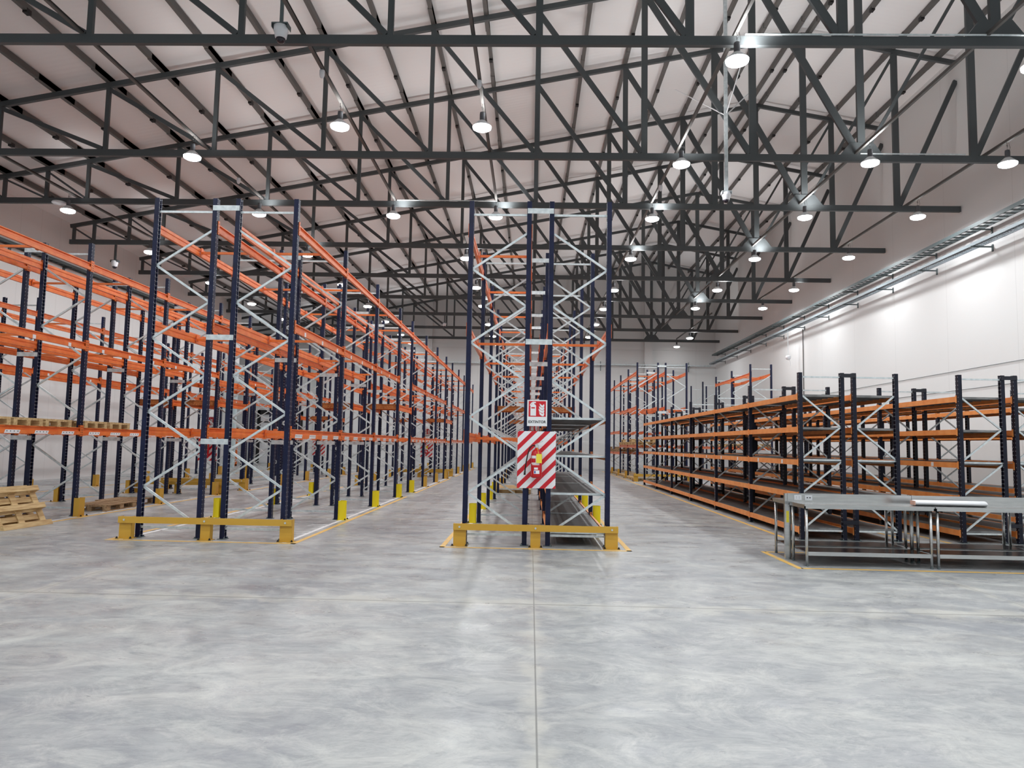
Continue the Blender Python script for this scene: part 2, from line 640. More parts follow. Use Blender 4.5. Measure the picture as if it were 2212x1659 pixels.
def roof_fill(x):
    """added upward spot that brightens the roof, not lamp output; stronger under the higher roof"""
    e = round(ROOF_FILL_W * min(1.5, ((sheet(x) - 8.8) / 4.3) ** 1.7), -1)
    if x > 11:
        e = 150.0
    elif x < -14:
        e = 90.0
    if e not in LG:
        lg = bpy.data.lights.new('roof_fill_spot', 'SPOT')
        lg.spot_size = math.radians(104 if abs(e - 150) < 1 or e == 90 else 152)
        lg.spot_blend = 1.0
        lg.energy = e
        lg.shadow_soft_size = 0.2
        lg.color = (1.0, 0.985, 0.975)
        LG[e] = lg
    return LG[e]


lamp_me = {
    'shade': MB().lathe([(.055, .16), (.075, .155), (.21, .03), (.215, 0), (.205, 0), (.19, .03), (.06, .14)]).mesh('shade', 'shade', True),
    'driver': MB().lathe([(.03, .36), (.055, .35), (.06, .3), (.06, .2), (.055, .16)], n=16).mesh('driver', 'driver', True),
    'lens': MB().lathe([(.215, .012), (.205, -.03), (.16, -.055), (.09, -.07), (.03, -.075)]).mesh('lens', 'lens', True),
    'hook': MB().tube([(0, 0, .36), (0, 0, .43), (.02, 0, .46), (0, 0, .49), (-.02, 0, .46)], .006, 6).mesh('hook', 'driver', True),
    'cord': MB().tube([(0, 0, .44), (0, 0, .56)], .005, 6).tube([(.05, 0, .3), (.07, 0, .42), (.04, 0, .56)], .004, 6).mesh('cord', 'black', True),
}


def lamp(x, y, label, grp):
    t = thing('high_bay_lamp', label, 'lamp', (x, y, 8.82), 0, grp)
    for k in ('shade', 'driver', 'lens', 'hook', 'cord'):
        link({'shade': 'lamp_shade', 'driver': 'driver_housing', 'lens': 'lens', 'hook': 'hook', 'cord': 'power_cord'}[k], lamp_me[k], t)
    if y < 51:
        link('light_source', ld, t, (0, 0, -.08))
        link('light_source', roof_fill(x), t, (.27, 0, .22), (math.pi, 0, 0))  # added fill spot aimed at the roof, not part of the fitting
    return t


LR = {
    -14.87: ([22.45, 27.5, 32.9, 37.9, 42.6, 48.0], 'over the far left aisle'),
    -8.77: ([17.97, 22.6, 27.65, 32.95, 38.2, 43.0, 48.2, 52.3], 'between the left rack rows'),
    -4.48: ([16.1, 22.65], 'above the near left rack row'),
    -1.22: ([16.1, 22.65], 'above the left edge of the centre rack'),
    -2.63: ([27.9, 33.2, 37.7, 43.5, 48.3, 52.3], 'over the far part of the left main aisle'),
    3.72: ([13.16, 18.2, 22.7, 27.7, 33.4, 38.1, 43.0, 48.1, 52.2], 'over the right main aisle'),
    8.38: ([18.02, 22.4, 27.5, 33.1, 37.55], 'above the low shelving near its aisle side'),
    11.75: ([18.0, 22.25, 27.15, 32.85, 37.3], 'closest to the right wall'),
}
for x, (ys, d) in LR.items():
    for k, y in enumerate(ys):
        xx = 11.75 if x == 11.75 else x
        lamp(xx, y, 'lit high-bay lamp %s, %s from the front' % (d, ORD[k]), 'high-bay lamps')
lamp(9.25, 13.33, 'lit high-bay lamp cut by the right edge of the picture', 'high-bay lamps')
lamp(10.32, 47.9, 'lit high-bay lamp near the far right corner, front one of two', 'high-bay lamps')
lamp(10.3, 52.1, 'high-bay lamp nearest the back wall, low over the right corner', 'high-bay lamps')
for y in (-6.6, -1.6, 3.4, 8.3):
    for x in (-14.85, -8.77, -2.65, 3.72, 8.38, 11.75):
        lamp(x, y, 'lit high-bay lamp hanging behind the camera position', 'high-bay lamps out of view')

# detectors on the rails
det = MB().lathe([(.05, .12), (.055, .11), (.055, .02), (.04, -.03), (.02, -.05)], n=16).mesh('det', 'plastic', True)
for k, (x, y, lab) in enumerate([(-1.22, 15.0, 'small white cylindrical sensor on rail above the centre rack lamp'),
                                 (-4.48, 14.6, 'small white cylindrical sensor on rail over the near left rack'),
                                 (-8.77, 20.9, 'small white cylindrical sensor on rail left of the tall left rack'),
                                 (3.72, 21.2, 'small white cylindrical sensor on rail over the right main aisle')]):
    tag(link('motion_sensor', det, None, (x, y, ZB - .04)), lab, 'sensor', 'rail sensors')
o = link('ceiling_speaker', MB().lathe([(.02, .05), (.2, .04), (.22, .0), (.2, -.02), (.05, -.02)]).mesh('disc', 'plastic', True), None, (-15.2, 22.5, 9.08))
tag(o, 'flat white disc fixed above the lamp at upper left', 'ceiling disc')


# ------------------------------------------------------------------ CCTV cameras
def cctv(name, label, loc, top, sc=1.0, stays=False, pole=.03, galv='galvdark'):
    t = thing(name, label, 'security camera', loc)
    L_ = (top - loc[2]) / 1.0
    link('pole', MB().box(-pole, pole, -pole * .7, pole * .7, .33 * sc, L_).mesh('pole', galv), t)
    br = MB().box(-.15 * sc, .15 * sc, -.1 * sc, .1 * sc, .31 * sc, .33 * sc)
    br.box(-.15 * sc, -.14 * sc, -.1 * sc, .1 * sc, .24 * sc, .31 * sc).box(.14 * sc, .15 * sc, -.1 * sc, .1 * sc, .24 * sc, .31 * sc)
    link('bracket', br.mesh('bracket', galv), t)
    link('housing', MB().lathe([(.10 * sc, .31 * sc), (.135 * sc, .29 * sc), (.135 * sc, .2 * sc), (.12 * sc, .18 * sc), (.105 * sc, .08 * sc), (.09 * sc, .06 * sc)]).mesh('h', 'plastic', True), t)
    link('dome', MB().lathe([(.088 * sc, .08 * sc), (.085 * sc, .03 * sc), (.06 * sc, -.01 * sc), (.02 * sc, -.025 * sc)]).mesh('g', 'glass', True), t)
    if stays:
        z = 10.35 - loc[2]
        for dx, dy, dz in ((-1.0, 1.6, 1.5), (1.3, 1.5, 1.6), (.3, -.4, 1.2)):
            link('stay_wire', MB().tube([(0, 0, z), (dx, dy, z + dz)], .016, 6).mesh('st', 'white'), t)
    return t


cctv('dome_camera', 'white dome camera hanging in front of first truss at upper left', (-4.74, 12.85, 8.98), topz(-4.74) - .05, 1.0)
cctv('dome_camera', 'white dome camera on a long pole with stay wires right of centre', (4.98, 18.7, 8.02), topz(4.98), .85, True, .045, 'galv')
cctv('dome_camera', 'white dome camera on a dark pole near the far left wall', (-16.4, 27.8, 8.25), ZB - .09, .95, False, .04, 'steel')
cctv('dome_camera', 'tiny dark dome camera hanging under the far trusses', (-5.2, 42.7, 8.5), ZB - .09, .8, False, .03, 'steel')
t = thing('bullet_camera', 'small white camera hanging in front of the right wall', 'security camera', (12.9, 37.0, 6.25))
link('conduit', MB().tube([(0, 0, .1), (0, 0, 1.45)], .015, 8).mesh('c', 'galv'), t)
link('housing', MB().lathe([(.1, .12), (.13, .08), (.13, -.02), (.08, -.08), (.03, -.1)], n=16).mesh('h', 'plastic', True), t)
link('cable', MB().tube([(.03, 0, -.05), (.1, 0, -.2), (.12, 0, -.4)], .01, 6).mesh('c', 'plastic'), t)
for z_, d_ in ((4.21, 'upper'), (3.6, 'lower')):
    tag(link('wall_wire', MB().tube([(XR - .02, 8, z_), (XR - .02, 36, z_)], .008, 6).mesh('w', 'galvdark')), '%s thin wire running level along the right wall' % d_, 'wire')
t = thing('wall_conduit', 'thin vertical conduit down the right wall behind the shelving', 'conduit', (XR - .03, 36.3, 0))
link('conduit', MB().tube([(0, 0, 0.0), (0, 0, 7.6)], .022, 8).mesh('c', 'purlin'), t)


# ------------------------------------------------------------------ cable trays
def tray(label, x0, x1, y0, y1, z, h, step, m, basket):
    t = thing('cable_tray', label, 'cable tray', (x0, y0, z))
    L_ = y1 - y0
    for k, x in ((0, 0), (1, x1 - x0)):
        link('side_rail', MB().box(x - .012, x + .012, 0, L_, 0, h).mesh('sr', m), t)
    mb = MB()
    k = 0
    y = step / 2
    while y < L_:
        mb.box(.0, x1 - x0, y - (.006 if basket else .03), y + (.006 if basket else .03), .005, .02 if basket else .03)
        y += step
    if basket:
        for q in range(1, 5):
            x = (x1 - x0) * q / 5
            mb.box(x - .004, x + .004, 0, L_, .0, .008)
    link('rungs', mb.mesh('rungs', m), t)
    y = .6
    while y < L_:
        b2 = MB().bar((-.05, y, -.02), (XR - x0, y, -.02), .04, .04).box(XR - x0 - .03, XR - x0, y - .03, y + .03, -.16, .05)
        link('wall_bracket', b2.mesh('br', 'galvdark'), t)
        y += 2.95
    return t


tray('upper ladder cable tray running along the right wall', 12.82, 13.18, 6.0, 52.2, 8.2, .11, .3, 'traydark', False)
tt = tray('lower wire-basket cable tray along the right wall', 12.82, 13.12, 6.0, 53.0, 7.68, .09, .12, 'galvmid', True)
tag(link('power_cable', MB().tube([(12.9 + .05 * math.sin(y * .7), y, 7.71 + .01 * math.sin(y * 1.3)) for y in [6 + q * 1.0 for q in range(47)]], .02, 6).mesh('c', 'ink')),
    'dark bundled cable lying in the lower wall tray', 'cable')
t = thing('cable_tray', 'dark cable tray along the far left wall behind the racks', 'cable tray', (XL, 12, 8.27))
link('side_rail', MB().box(.3, .32, 0, 30.5, 0, .1).mesh('sr', 'traydark'), t)
link('side_rail', MB().box(.04, .06, 0, 30.5, 0, .1).mesh('sr', 'traydark'), t)
mb = MB()
for q in range(100):
    mb.box(.06, .3, q * .305, q * .305 + .05, 0, .03)
link('rungs', mb.mesh('r', 'traydark'), t)
for q in range(10):
    link('wall_bracket', MB().box(0, .36, .8 + q * 3, .85 + q * 3, -.05, 0).box(0, .03, .76 + q * 3, .89 + q * 3, -.2, .12).mesh('b', 'traydark'), t)
t = thing('cable_tray', 'cable tray running across the white back wall', 'cable tray', (-12, YB - .45, 7.55))
for yy in (0, .3):
    link('side_rail', MB().box(0, 25.0, yy - .012, yy + .012, 0, .09).mesh('sr', 'galv'), t)
mb = MB()
for q in range(100):
    mb.box(q * .25, q * .25 + .02, 0, .3, 0, .02)
link('rungs', mb.mesh('r', 'galv'), t)
for q in range(8):
    link('wall_bracket', MB().box(1 + q * 3.2, 1.05 + q * 3.2, -.05, .33, -.05, 0).box(1 + q * 3.2, 1.05 + q * 3.2, .28, .33, -.4, .3).mesh('b', 'galvdark'), t)

# ------------------------------------------------------------------ pallet racks
H = 5.75
UW, UD = .10, .078


def upright_mesh(h, w_, d_, m):
    """open section: front face towards +X, flanges back, small lips"""
    t_ = .006
    poly = [(d_ / 2, -w_ / 2), (d_ / 2, w_ / 2), (-d_ / 2, w_ / 2), (-d_ / 2, w_ / 2 - .028), (-d_ / 2 + t_, w_ / 2 - .028),
            (-d_ / 2 + t_, w_ / 2 - t_), (d_ / 2 - t_, w_ / 2 - t_), (d_ / 2 - t_, -w_ / 2 + t_), (-d_ / 2 + t_, -w_ / 2 + t_),
            (-d_ / 2 + t_, -w_ / 2 + .028), (-d_ / 2, -w_ / 2 + .028), (-d_ / 2, -w_ / 2)]
    return MB().prism_z(poly, 0.006, h).mesh('upright', m)


UP = upright_mesh(H, UW, UD, 'navy')
FOOT = MB().box(-.07, .07, -.075, .075, 0, .008).box(-.055, -.035, -.07, -.05, .008, .03).box(-.055, -.035, .05, .07, .008, .03).mesh('foot', 'galvdark')


def bracing_mesh(wid, nodes, hz, m, r=.036, two=False):
    """nodes: zigzag (side 0 inner /1 outer, z); local x from 0 (inner) to wid (outer)"""
    mb = MB()
    for (s0, z0), (s1, z1) in zip(nodes[:-1], nodes[1:]):
        a = (.03 if s0 == 0 else wid - .03, 0, z0)
        b_ = (.03 if s1 == 0 else wid - .03, 0, z1)
        mb.bar(a, b_, .03, r)
    for z in hz:
        mb.box(.02, wid - .02, -.015, .015, z - r / 2, z + r / 2)
    return mb.mesh('cross_bracing', m)


PN = []
z, s_ = 5.22, 0
while z > .2:
    PN.append((s_, z - .015))
    s_ = 1 - s_
    z -= .624


def beam_mesh(L_, h=.15, d_=.05, m='orange'):
    """stepped beam, face towards +X, length along Y, origin mid-length at the lower edge"""
    q = .6 * d_
    poly = [(-d_ / 2, 0), (d_ / 2, 0), (d_ / 2, h * .44), (d_ / 2 - q, h * .54), (d_ / 2 - q, h * .86), (d_ / 2 - .002, h * .89), (d_ / 2 - .002, h), (-d_ / 2, h), (-d_ / 2, h * .66), (-d_ / 2 + .012, h * .6), (-d_ / 2 + .012, h * .42), (-d_ / 2, h * .36)]
    mb = MB().prism_y(poly, -L_ / 2, L_ / 2)
    for s in (-1, 1):
        y0 = s * (L_ / 2)
        mb.box(-d_ / 2, d_ / 2 + .004, min(y0, y0 + s * .004), max(y0, y0 + s * .004), -.03, h + .05)
        ya, yb = sorted((y0 - s * .004, y0 + s * .05))
        mb.box(d_ / 2 - .004, d_ / 2 + .006, ya, yb, -.03, h + .05)
        mb.cur = 1
        for q in range(4):
            zz = -.01 + q * .05
            ya, yb = sorted((y0 + s * .018, y0 + s * .034))
            mb.box(d_ / 2 + .006, d_ / 2 + .007, ya, yb, zz, zz + .022)
        mb.cur = 0
    return mb.mesh('beam', [m, 'navyplain'])


_bm = {}


def beam(L_, h=.15, d_=.05, m='orange'):
    k = (round(L_, 3), h, d_, m)
    if k not in _bm:
        _bm[k] = beam_mesh(L_, h, d_, m)
    return _bm[k]


def strip(w_, h_):
    mb = MB().add([(.0, -w_ / 2, 0), (0, w_ / 2 - .03, 0), (0, w_ / 2, h_), (0, -w_ / 2 + .03, h_)], [(0, 1, 2, 3)])
    mb.cur = 1
    for q in range(4):
        y = -w_ / 2 + .06 + q * (w_ - .12) / 3.2
        mb.add([(.001, y, h_ * .45), (.001, y + .022, h_ * .45), (.001, y + .022, h_ * .75), (.001, y, h_ * .75)], [(0, 1, 2, 3)])
    return mb.mesh('label_strip', ['white', 'ink'])


STRIP = strip(.42, .065)
SQ = MB().add([(0, -.045, 0), (0, .045, 0), (0, .045, .075), (0, -.045, .075)], [(0, 1, 2, 3)]).mesh('label_square', 'white')
TIEM = {}


def tie(L_, m='orange'):
    k = (round(L_, 3), m)
    if k not in TIEM:
        mb = MB().box(0, L_, -.018, .018, .045, .09)
        mb.box(-.012, 0, -.04, .04, -.005, .16).box(L_, L_ + .012, -.04, .04, -.005, .16)
        TIEM[k] = mb.mesh('tie_bar', m)
    return TIEM[k]


LV = (5.17, 3.47, 1.68)


def pallet_rack(label, xo, xi, ys, plan, h=H, group='pallet racks', spacer=None, labels=(), tunnels=()):
    """one single-depth rack row. plan: dict bay -> list of beam levels (underside)"""
    s = 1 if xo > xi else -1
    t = thing('pallet_rack', label, 'pallet rack', ((xo + xi) / 2, ys[0], 0), 0, group)
    wid = abs(xo - xi)
    X = lambda x: x - (xo + xi) / 2
    br = bracing_mesh(wid, PN, (5.52, .17), 'galv')
    for y in ys:
        Y = y - ys[0]
        for x, face in ((xo, s), (xi, -s)):
            u = link('upright', UP, t, (X(x), Y, 0), (0, 0, 0 if face > 0 else math.pi))
            link('foot_plate', FOOT, u, (0, 0, 0))
        link('cross_bracing', br, t, (X(xi), Y, 0), (0, 0, 0 if s > 0 else math.pi))
    for b_ in range(len(ys) - 1):
        L_ = ys[b_ + 1] - ys[b_] - UW
        ym = (ys[b_ + 1] + ys[b_]) / 2 - ys[0]
        for z in plan.get(b_, ()):
            for x, face in ((xo, s), (xi, -s)):
                bb = link('beam', beam(L_), t, (X(x) + face * (UD / 2 - .018), ym, z), (0, 0, 0 if face > 0 else math.pi))
                if face == s and b_ in labels:
                    if z < 2:
                        q = 0
                        k = 4 if L_ > 2.6 else 3
                        for q in range(k):
                            link('location_label', STRIP, bb, (.0262, -L_ / 2 + L_ * (q + .5) / k, .002))
                    elif z < 4:
                        for q in range(3):
                            link('location_label', SQ, bb, (.0262, -L_ / 2 + L_ * (q + .5) / 3, -.002))
            tl = wid - .07
            link('tie_bar', tie(tl), t, (X(min(xo, xi)) + .035, ym, z))
        if b_ in tunnels:
            mb = MB().box(-wid / 2 - .02, wid / 2 + .02, -L_ / 2, L_ / 2, .155, .185)
            link('tunnel_deck', mb.mesh('tunnel_deck', 'deckbrown'), t, (0, ym, 2.62))
            link('cross_beam', MB().box(-wid / 2, wid / 2, -.03, .03, 0, .12).mesh('cb', 'deckbrown'), t, (0, ym - L_ / 2 + .04, 2.65))
    if spacer:
        xs, mm = spacer
        for y in ys:
            for z in (5.58, 3.35, 1.6):
                link('row_spacer', MB().box(min(xo, xi, xs, key=lambda v: abs(v - xs)) * 0 + min(X(xi), X(xs)) - .03, max(X(xi), X(xs)) + .03, -.008, 0, -.045, .045).mesh('sp', 'galv'), t, (0, y - ys[0] - .055, z))
    return t


def rowys(y0, b, tun):
    return y0


LY = [12.15, 15.48, 18.81, 22.14, 24.5, 27.83, 31.16, 34.49, 37.2, 40.5, 43.85, 47.2, 50.5]
A3 = list(LV)
planL = {0: A3, 1: A3, 2: A3, 3: [LV[0], 2.62], 4: A3, 5: A3, 6: A3, 7: [LV[0], 2.62], 8: A3, 9: A3, 10: A3, 11: A3}
allb = set(range(12))
TUN = (3, 7)
pallet_rack('tall blue and orange rack row lining the left side of the main aisle', -4.06, -5.06, LY, planL, labels=allb - set(TUN), tunnels=TUN, spacer=(-5.46, 1))
pallet_rack('tall rack row standing back to back behind the main-aisle left row', -6.47, -5.46, LY, planL, tunnels=TUN)
pC1 = dict(planL)
pallet_rack('centre rack row with column guards, left of the extinguisher board', -1.06, -.08, LY, pC1, tunnels=TUN, spacer=(.30, 1))
pC2 = {0: [LV[1]], 1: [LV[1]], 2: [LV[1]], 3: [2.62], 4: A3, 5: A3, 6: A3, 7: [2.62, LV[0]], 8: A3, 9: A3, 10: A3, 11: A3}
c2 = pallet_rack('centre rack row with grey shelf decks, right of the extinguisher board', 1.27, .30, LY, pC2, tunnels=TUN)
LY2 = [11.8, 15.1, 18.4, 21.68, 24.0, 27.33, 30.66, 33.99, 36.7, 40.0]
planL2 = {0: A3, 1: A3, 2: A3, 3: [LV[0], 2.62], 4: A3, 5: A3, 6: A3, 7: [LV[0], 2.62], 8: A3}
pallet_rack('second tall rack row from the left, with pallets on its lower beam', -9.43, -10.43, LY2, planL2, labels={0, 1, 2, 4, 5, 6}, tunnels=TUN, spacer=(-10.81, 1))
pallet_rack('rack row back to back behind the row carrying the pallet line', -11.83, -10.81, LY2, planL2, tunnels=TUN)
LY3 = [14.6, 17.9, 21.2, 24.5, 27.8, 31.1, 34.4, 37.7, 41.0]
pallet_rack('single rack row standing closest to the far left wall', -14.72, -15.76, LY3, {k: A3 for k in range(8)}, labels=set(range(8)))
FY = [35.65, 38.95, 42.25, 45.5, 48.8]
pF = {0: [LV[0], LV[1], 1.6], 1: [LV[0], LV[1], 1.6], 2: [LV[0], 3.7, 2.4, 1.2], 3: [LV[0], 3.7, 2.4, 1.2]}
pallet_rack('far rack row beyond the low shelving, facing the right main aisle', 5.14, 6.14, FY, pF, spacer=(6.51, 1))
pallet_rack('far rack row backing the one that faces the right main aisle', 7.52, 6.51, FY, pF)
pallet_rack('far single rack row in the corner beside the right wall', 10.6, 11.6, FY, {0: [LV[0], 1.6], 1: [LV[0], 1.6], 2: [1.6], 3: [1.6]})

# grey shelf decks inside the first centre bays
CD = (.23, .86, 1.48, 2.1)
for b_ in range(3):
    ya, yb = LY[b_] + UW / 2, LY[b_ + 1] - UW / 2
    L_ = yb - ya
    for z in CD:
        mb = MB().box(-.44, .44, -L_ / 2 + .01, L_ / 2 - .01, -.012, 0)
        for q in range(8):
            y = -L_ / 2 + L_ * q / 8
            mb.box(-.44, .44, y + .012, y + .03, -.035, -.012)
        d = link('shelf_deck', mb.mesh('deck', 'deck'), c2, (0, (ya + yb) / 2 - LY[0], z))
        link('deck_edge', MB().box(-.46, .46, -L_ / 2 + .0, -L_ / 2 + .02, -.03, .004).mesh('e', 'galv'), d)
        for sx in (-1, 1):
            bb = link('shelf_beam', beam(L_, .07, .04, 'orange2'), c2, (sx * (.485 + .0), (ya + yb) / 2 - LY[0], z - .075), (0, 0, 0 if sx > 0 else math.pi))


# ------------------------------------------------------------------ low shelving (right)
HS = 3.08
UPS = upright_mesh(HS, .085, .07, 'navy2')
RYS = [13.75, 16.86, 19.97, 23.08, 26.19, 29.3, 32.41]
SLV = (2.68, 2.07, 1.46, .85, .22)
SN = [[(1, 2.66), (0, 2.07), (1, 1.49)], [(0, 1.43), (1, .86)], [(0, .80), (1, .2)]]


def shelving(label, xo, xi, ys, conn=None, lab=True):
    s = 1 if xo > xi else -1
    t = thing('storage_shelving', label, 'shelving', ((xo + xi) / 2, ys[0], 0), 0, 'low storage shelving rows')
    wid = abs(xo - xi)
    X = lambda x: x - (xo + xi) / 2
    mb = MB()
    for seq in SN:
        for (s0, z0), (s1, z1) in zip(seq[:-1], seq[1:]):
            mb.bar((.03 if s0 == 0 else wid - .03, 0, z0), (.03 if s1 == 0 else wid - .03, 0, z1), .026, .03)
    for z in (3.0, 1.46, .17):
        mb.box(.02, wid - .02, -.013, .013, z - .015, z + .015)
    br = mb.mesh('cross_bracing', 'galv')
    for y in ys:
        Y = y - ys[0]
        for x, face in ((xo, s), (xi, -s)):
            u = link('upright', UPS, t, (X(x), Y, 0), (0, 0, 0 if face > 0 else math.pi))
            link('foot_plate', FOOT, u, (0, 0, 0))
        link('cross_bracing', br, t, (X(xi), Y, 0), (0, 0, 0 if s > 0 else math.pi))
        if conn is not None:
            a, b2 = sorted((X(xi), X(conn)))
            for z in (3.03, .33):
                link('row_connector', MB().box(a - .03, b2 + .03, -.012, 0, -.035, .035).mesh('c', 'navyplain'), t, (0, Y - .045, z))
    for b_ in range(len(ys) - 1):
        L_ = ys[b_ + 1] - ys[b_] - .085
        ym = (ys[b_ + 1] + ys[b_]) / 2 - ys[0]
        for q, z in enumerate(SLV):
            for x, face in ((xo, s), (xi, -s)):
                k = ('s', round(L_, 3))
                if k not in _bm:
                    m2 = MB().box(-.02, .02, -L_ / 2, L_ / 2, 0, .1)
                    for e in (-1, 1):
                        ya, yb = sorted((e * L_ / 2, e * (L_ / 2 + .035)))
                        m2.box(.017, .024, ya, yb, -.02, .12)
                    _bm[k] = m2.mesh('shelf_beam', 'orange2')
                bb = link('shelf_beam', _bm[k], t, (X(x) + face * .022, ym, z - .1), (0, 0, 0 if face > 0 else math.pi))
                if lab and face == s and abs(z - 1.46) < .01:
                    for e in (-.28, .22):
                        link('location_label', SQ, bb, (.0212, e * L_, .012))
            m3 = MB().box(-wid / 2 + .01, wid / 2 - .01, -L_ / 2, L_ / 2, -.016, -.004)
            for e in range(11):
                y = -L_ / 2 + L_ * e / 11
                m3.box(-wid / 2 + .02, wid / 2 - .02, y, y + .02, -.045, -.016)
            k = ('d', round(L_, 3), round(wid, 3))
            if k not in _bm:
                _bm[k] = m3.mesh('shelf_deck', 'deck')
            link('shelf_deck', _bm[k], t, (0, ym, z))
    return t


shelving('orange and grey five-level shelving row facing the right main aisle', 5.0, 5.77, RYS, 5.99)
shelving('shelving row joined behind the one facing the right main aisle', 6.76, 5.99, RYS)
shelving('five-level shelving row on the far side of the narrow side aisle', 7.92, 8.70, RYS, 8.93, True)
shelving('shelving row joined behind the side-aisle row, cut by picture edge', 9.70, 8.93, RYS)
shelving('shelving row deepest on the right, next to the right wall', 10.92, 11.70, RYS[1:])

# ------------------------------------------------------------------ column guards and end barriers


def arc_guard():
    R, t_ = .115, .008
    out, inn = [], []
    for k in range(13):
        a = math.radians(-110 + 220 * k / 12)
        out.append((R * math.cos(a), R * .8 * math.sin(a)))
        inn.append(((R - t_) * math.cos(a), (R - t_) * .8 * math.sin(a)))
    return MB().prism_z(out + inn[::-1], .008, .40).mesh('shell', 'yellow')


GS = arc_guard()
GB = MB().box(-.06, .14, -.12, .12, 0, .008).mesh('gb', 'yellow')
BOLT = MB().lathe([(.02, 0), (.02, .012), (.012, .014), (.012, .03)], n=8).mesh('bolt', 'black')
MS = MB().box(.052, .06, -.1, .1, .008, .38).box(-.05, .06, -.1, -.092, .008, .38).box(-.05, .06, .092, .1, .008, .38).mesh('ms', 'mustard')
MBP = MB().box(-.06, .13, -.13, .13, 0, .008).mesh('mb', 'mustard')


def guard(x, y, s, yellow, label, grp):
    t = thing('column_guard', label, 'column guard', (x, y, 0), 0 if s > 0 else math.pi, grp)
    link('guard_shell', GS if yellow else MS, t)
    link('base_plate', GB if yellow else MBP, t)
    for e in (-.1, .1):
        link('anchor_bolt', BOLT, t, (.115, e, .008))
    return t


def guards(xo, s, ys, mk, d, grp):
    for k, y in enumerate(ys):
        guard(xo + s * (UD / 2 + .055), y, s, mk(y), '%s guard on %s upright %s' % ('bright yellow curved' if mk(y) else 'mustard box', ORD[k] if k < len(ORD) else 'last', d), grp)


G = 'column guards on the rack uprights'
guards(-4.06, 1, LY[1:], lambda y: y < 26, 'along the left side of the main aisle', G)
guards(-6.47, -1, LY[1:], lambda y: y < 26, 'along the back of the near left racks', G)
guards(-1.06, -1, LY[1:], lambda y: y < 26, 'along the left face of the centre rack', G)
guards(1.27, 1, [y for y in LY[1:]], lambda y: y < 26, 'along the right face of the centre rack', G)
guards(-9.43, 1, LY2[1:], lambda y: False, 'of the rack row with the pallet line', G)
guards(-11.83, -1, LY2[1:], lambda y: False, 'behind the row with the pallet line', G)
guards(-14.72, 1, LY3[1:], lambda y: False, 'of the rack row by the far left wall', G)
guards(5.14, -1, FY, lambda y: False, 'of the far rack facing the right main aisle', G)


def barrier(x0, x1, y, label, face=-1):
    w_ = x1 - x0
    t = thing('end_barrier', label, 'rack barrier', ((x0 + x1) / 2, y, 0), 0, 'rack end barriers')
    link('guard_rail', MB().box(-w_ / 2, w_ / 2, -.03, .01, .26, .36).mesh('rail', 'mustard'), t)
    for e in (-w_ / 2 + .1, 0, w_ / 2 - .1):
        hw = .1 if abs(e) > .1 else .08
        p = link('post', MB().box(-hw, hw, -.022, -.014, .008, .36).box(-hw, -hw + .008, -.02, .09, .008, .36).box(hw - .008, hw, -.02, .09, .008, .36).mesh('post', 'mustard'), t, (e, .04, 0))
        link('base_plate', MB().box(-hw - .03, hw + .03, -.08, .11, 0, .008).mesh('bp', 'mustard'), p)
        for q in (-1, 1):
            link('anchor_bolt', BOLT, p, (q * (hw + .012), -.055, .008))
        link('bolt', MB().lathe([(.016, 0), (.016, .01)], n=10).mesh('b', 'galv'), t, (e, -.03, .31), (math.pi / 2, 0, 0))
    return t


barrier(-6.68, -3.84, 11.9, 'mustard yellow barrier in front of the near left racks')
barrier(-1.22, 1.42, 11.9, 'mustard yellow barrier in front of the centre racks')
barrier(-12.0, -9.25, 21.95, 'mustard barrier on near side of cross passage, second left racks')
barrier(-12.0, -9.25, 23.72, 'mustard barrier on far side of cross passage, second left racks')
barrier(-6.65, -3.88, 34.8, 'far mustard barrier before the second passage of near left racks')
barrier(-6.65, -3.88, 36.88, 'far mustard barrier beyond the second passage of near left racks')
barrier(4.95, 7.7, 35.3, 'mustard barrier in front of the far right racks')
barrier(-16.0, -14.5, 14.3, 'mustard barrier at the front of the wall rack')

# ------------------------------------------------------------------ floor markings


def marks(label, rects, m, cat='floor marking'):
    mb = MB()
    for x0, x1, y0, y1 in rects:
        mb.box(x0, x1, y0, y1, 0.0005, .003)
    return tag(link('floor_line', mb.mesh('line', m)), label, cat, 'painted floor lines')


def ticks(x, s, ys):
    r = []
    for a, b_ in zip(ys[:-1], ys[1:]):
        if b_ - a < 3:
            continue
        for q in (0.0, .28, .36, .64, .72, 1.0):
            y = a + .1 + (b_ - a - .2) * q
            r.append((min(x, x - s * .34), max(x, x - s * .34), y - .02, y + .02))
    return r


W5 = .08
marks('yellow line framing the near left racks', [(-6.72, -3.72, 11.72, 11.8), (-3.8, -3.72, 11.72, 22.5), (-3.8, -3.72, 24.1, 34.8), (-3.8, -3.72, 36.8, 50.8), (-6.8, -6.72, 11.72, 22.5), (-6.8, -6.72, 24.1, 34.8)], 'lineyellow')
marks('white line with position ticks along the near left racks', [(-3.97, -3.9, 11.85, 22.3), (-3.97, -3.9, 24.3, 50.6), (-6.64, -6.57, 11.85, 22.3)] + ticks(-3.95, 1, LY) + ticks(-6.6, -1, LY), 'linewhite')
marks('yellow line framing the centre racks', [(-1.42, 1.62, 11.72, 11.8), (-1.42, -1.34, 11.72, 22.5), (-1.42, -1.34, 24.1, 50.8), (1.54, 1.62, 11.72, 22.5), (1.54, 1.62, 24.1, 50.8)], 'lineyellow')
marks('white line with position ticks along the centre racks', [(-1.24, -1.17, 11.85, 22.3), (-1.24, -1.17, 24.3, 50.6)] + ticks(-1.2, -1, LY), 'linewhite')
marks('yellow line along the second left rack row', [(-9.2, -9.12, 8, 21.9), (-9.2, -9.12, 23.6, 40.3), (-12.15, -12.07, 8, 21.9), (-12.15, -12.07, 23.6, 40.3)], 'lineyellow')
